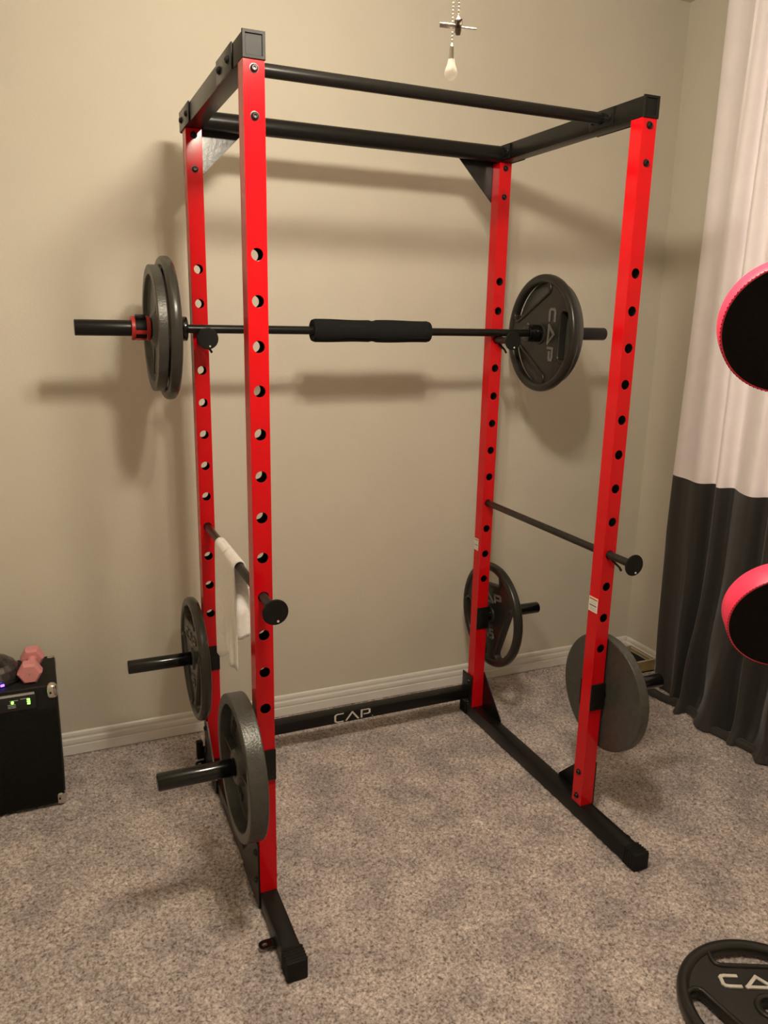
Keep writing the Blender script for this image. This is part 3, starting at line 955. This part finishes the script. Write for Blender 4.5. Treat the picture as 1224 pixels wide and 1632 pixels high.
# ------------------------------------------------------------------ storage box in the corner
bx = empty('storage_box', 'small tan open box with dark contents in the corner', 'box', (2.14, 0.95, 0.0))
b = MB()
b.box(-.085, .09, -.095, -.090, .002, .060); b.box(-.085, .09, .085, .090, .002, .060)
b.box(-.085, -.080, -.095, .090, .002, .060); b.box(.085, .09, -.095, .090, .002, .060); b.box(-.085, .09, -.095, .09, .002, .006)
b.build('carton', TAN, bx)
r_ = MB()
r_.box(-.088, .093, -.098, -.089, .058, .0635, .001); r_.box(-.088, .093, .084, .093, .058, .0635, .001)
r_.box(-.088, -.079, -.098, .093, .058, .0635, .001); r_.box(.084, .093, -.098, .093, .058, .0635, .001)
r_.build('rim', CREAM, bx)
for k, (x, y, w, d, h) in enumerate([(-.035, -.03, .07, .09, .05), (.04, .0, .06, .13, .042), (-.035, .05, .07, .05, .062)]):
    MB().box(x - w / 2, x + w / 2, y - d / 2, y + d / 2, .007, h, .006).build('contents', PLAST, bx)

# ------------------------------------------------------------------ speaker amplifier on the left
AX1, AX0, AY0, AY1, AZ = -0.503, -0.925, 0.745, 1.005, 0.458
amp = empty('speaker', 'black party speaker with chrome corners standing by the wall', 'speaker', ((AX0 + AX1) / 2, (AY0 + AY1) / 2, 0))
hx, hy = (AX1 - AX0) / 2, (AY1 - AY0) / 2
MB().box(-hx, hx, -hy + .006, hy, .006, AZ, .008, 3).build('cabinet', TOLEX, amp)
MB().box(-hx + .004, hx - .004, -hy, -hy + .008, .012, .372, .003).build('front_grille', GRILL, amp)
pn = MB().box(-hx + .06, hx - .065, -hy + .001, -hy + .008, .384, .448, .002).build('control_panel', PANEL, amp)
yp = -hy + .0005
MB().box(-hx + .08, hx - .069, yp - .0004, yp + .001, .4365, .4445).build('title_strip', PRINT, pn)
for (x, z) in ((hx - .100, .425), (hx - .133, .4225)):
    MB().box(x - .013, x + .013, yp - .0004, yp + .001, z - .0012, z + .0012).build('print_line', PRINT, pn)
for k in range(3):
    MB().box(hx - .150 - .002, hx - .150 + .022, yp - .0004, yp + .001, .397 + k * .0055, .399 + k * .0055).build('print_line', PRINT, pn)
MB().box(hx - .19, hx - .182, yp - .0004, yp + .001, .39, .425).build('print_line', PRINT, pn)
MB().cyl((hx - .1375, yp + .001, .4165), (hx - .1375, yp - .002, .4165), .0042, segs=14).build('green_lamp', GREEN, pn)
for k in range(3):
    MB().box(hx - .093, hx - .084, yp - .0015, yp + .001, .4035 + k * .0075, .4075 + k * .0075).build('green_lamp', GREEN, pn)
for k in range(2):
    kx = hx - .225 - k * .05
    MB().cyl((kx, yp + .001, .412), (kx, yp - .016, .412), .014, .012, segs=24, bevel=.002).build('knob', PLAST, pn)
def corner(sx, sy, sz, px, py, pz):
    mb = MB()
    mb.box(min(0, -sx * .036), max(0, -sx * .036), min(0, -sy * .036), max(0, -sy * .036), min(0, -sz * .055), max(0, -sz * .055), .016, 5)
    o = mb.build('corner_guard', CHROME, amp, (px + sx * .0025, py + sy * .0025, pz + sz * .0025))
    bmg = MB().cyl((-sx * .022, sy * -.001, -sz * .028), (-sx * .022, sy * .0022, -sz * .028), .0035, segs=12).build('rivet', BOLT, o)
for sx in (-1, 1):
    for sy in (-1, 1):
        corner(sx, sy, 1, sx * hx, sy * hy, AZ)
        corner(sx, sy, -1, sx * hx, sy * hy, .004)
hd = MB()
hd.box(-.13, .04, hy - .05, hy - .022, AZ + .004, AZ + .014, .004)
hd.box(-.13, -.11, hy - .052, hy - .02, AZ - .002, AZ + .012, .003); hd.box(.02, .04, hy - .052, hy - .02, AZ - .002, AZ + .012, .003)
hd.build('carry_handle', PLAST, amp)
MB().box(-.14, .05, hy - .056, hy - .016, AZ - .001, AZ + .0015).build('handle_recess', GRILL, amp)
# faceted party-light dome on the lid
dm = MB()
rows, segs, Rd = 6, 18, 0.088
for i in range(rows):
    e0, e1 = math.pi / 2 * i / rows, math.pi / 2 * (i + 1) / rows
    for k in range(segs):
        a0, a1 = 2 * math.pi * (k + .5 * (i % 2)) / segs, 2 * math.pi * (k + 1 + .5 * (i % 2)) / segs
        q = [(Rd * math.cos(e) * math.cos(a), Rd * math.cos(e) * math.sin(a), Rd * math.sin(e)) for e, a in ((e0, a0), (e0, a1), (e1, a1), (e1, a0))]
        c = Vector([sum(p[j] for p in q) / 4 for j in range(3)])
        vsx = [dm.bm.verts.new(c + (Vector(p) - c) * .96) for p in q]
        dm.bm.faces.new(vsx)
bmesh.ops.create_uvsphere(dm.bm, u_segments=22, v_segments=14, radius=Rd * .968)
dome = link('light_dome', dm.mesh('light_dome', False), DOME, amp, (0.020, 0.0, AZ - .006), smooth=False)
tag(dome, 'smoky faceted party-light dome')
MB().lathe([(Rd - .004, -.002), (Rd + .008, -.002), (Rd + .008, .006), (Rd + .002, .010), (Rd - .004, .010)], segs=40).build('dome_ring', PLAST, amp, (0.020, 0.0, AZ + .001))
for k in range(3):
    a = math.radians(-118 + 22 * k)
    MB().box(-.006, .006, -.002, .002, -.004, .004, .001).build('violet_lamp', VIOLET, amp, (.020 + (Rd + .010) * math.cos(a), (Rd + .010) * math.sin(a), AZ + .009), (0, 0, a + math.pi / 2))

# pink dumbbell lying on the speaker
db = empty('dumbbell', 'small pink hex dumbbell lying on the black speaker', 'dumbbell', (-0.578, 0.868, AZ + .0345), (0, 0, math.radians(-3)))
def hex_head(y0, y1, R):
    mb = MB()
    M = Matrix.Translation((0, y0, 0)) @ Matrix.Rotation(-math.pi / 2, 4, 'X')
    L = y1 - y0
    mb.lathe([(0, 0), (R * .80, 0), (R, L * .20), (R, L * .80), (R * .74, L), (0, L)], M @ Matrix.Rotation(0, 4, 'Z'), 6)
    return mb
for (a_, b_) in ((-.088, -.036), (.036, .088)):
    hex_head(a_, b_, .0395).build('head', PINKN, db, angle=20)
MB().lathe([(.017, -.04), (.0145, -.03), (.0135, 0), (.0145, .03), (.017, .04)], Matrix.Rotation(-math.pi / 2, 4, 'X'), 24).build('handle', PINKN, db)
nm = MB()
nm.stroke([(-.15, .75), (.1, 1.0), (.1, 0.0)], .2, 0, .0012, Matrix.Translation((0, -.0878, -.006)) @ Matrix.Rotation(math.pi / 2, 4, 'X') @ Matrix.Diagonal((.012, .012, 1, 1)))
nm.build('weight_mark', FROST, db)

# ------------------------------------------------------------------ exercise machine pads at the right edge
st = empty('exercise_stand', 'exercise stand with two round pink-edged black pads', 'exercise machine', (0.78, -1.18, 0.0))
org = Vector((0.78, -1.18, 0.0))
RP, TP = 0.095, 0.054
def round_pad(c, axis):
    axis = Vector(axis).normalized()
    c = Vector(c) - org
    M = Matrix.Translation(c) @ axis.to_track_quat('Z', 'Y').to_matrix().to_4x4()
    p = MB().lathe([(RP - .004, 0.0), (RP - .0012, .0006), (RP, .003), (RP + .0004, TP * .5), (RP, TP - .005), (RP - .002, TP - .0015), (RP - .006, TP), (0, TP + .002)], M, 72).build('pad', PINKV, st, angle=50)
    tag(p, 'pink vinyl round pad')
    MB().lathe([(0, -.0012), (RP - .012, -.0010), (RP - .0035, .0000), (RP - .0028, .0012)], M, 72).build('backing', PADBK, p, angle=50)
    stt = MB()
    for k in range(96):
        a = 2 * math.pi * k / 96
        q = M @ Vector(((RP - .0008) * math.cos(a), (RP - .0008) * math.sin(a), .0004))
        bmesh.ops.create_icosphere(stt.bm, subdivisions=1, radius=.0009, matrix=Matrix.Translation(q))
    tag(stt.build('stitching', PADBK, p), None, kind='stuff')
    MB().lathe([(0, TP - .002), (.045, TP - .002), (.045, TP + .008), (0, TP + .008)], M, 32).build('mount_plate', BLACK, p)
    a = M @ Vector((0, 0, TP + .006))
    b_ = Vector((0, 0, a.z + .02))
    mid = a + axis * .02
    MB().tube([a, mid, mid + (b_ - mid) * .5, b_], .014, 14).build('arm', BLACK, st, angle=60)
round_pad((0.5323, -1.0755, 1.6770), (0.822, 1.0, 0.282))
round_pad((0.6745, -1.0304, 1.1862), (0.652, 1.0, 0.344))
MB().box(-.025, .025, -.025, .025, .05, 1.82, .003).build('post', BLACK, st)
MB().box(-.03, .03, -.30, .24, .0, .05, .004).build('base_foot', BLACK, st)
MB().box(-.02, .42, -.03, .03, .0, .05, .004).build('base_rail', BLACK, st)
for y in (-.305, .245):
    MB().box(-.034, .034, y - .02, y + .02, -.002, .054, .005).build('foot_cap', PLAST, st)
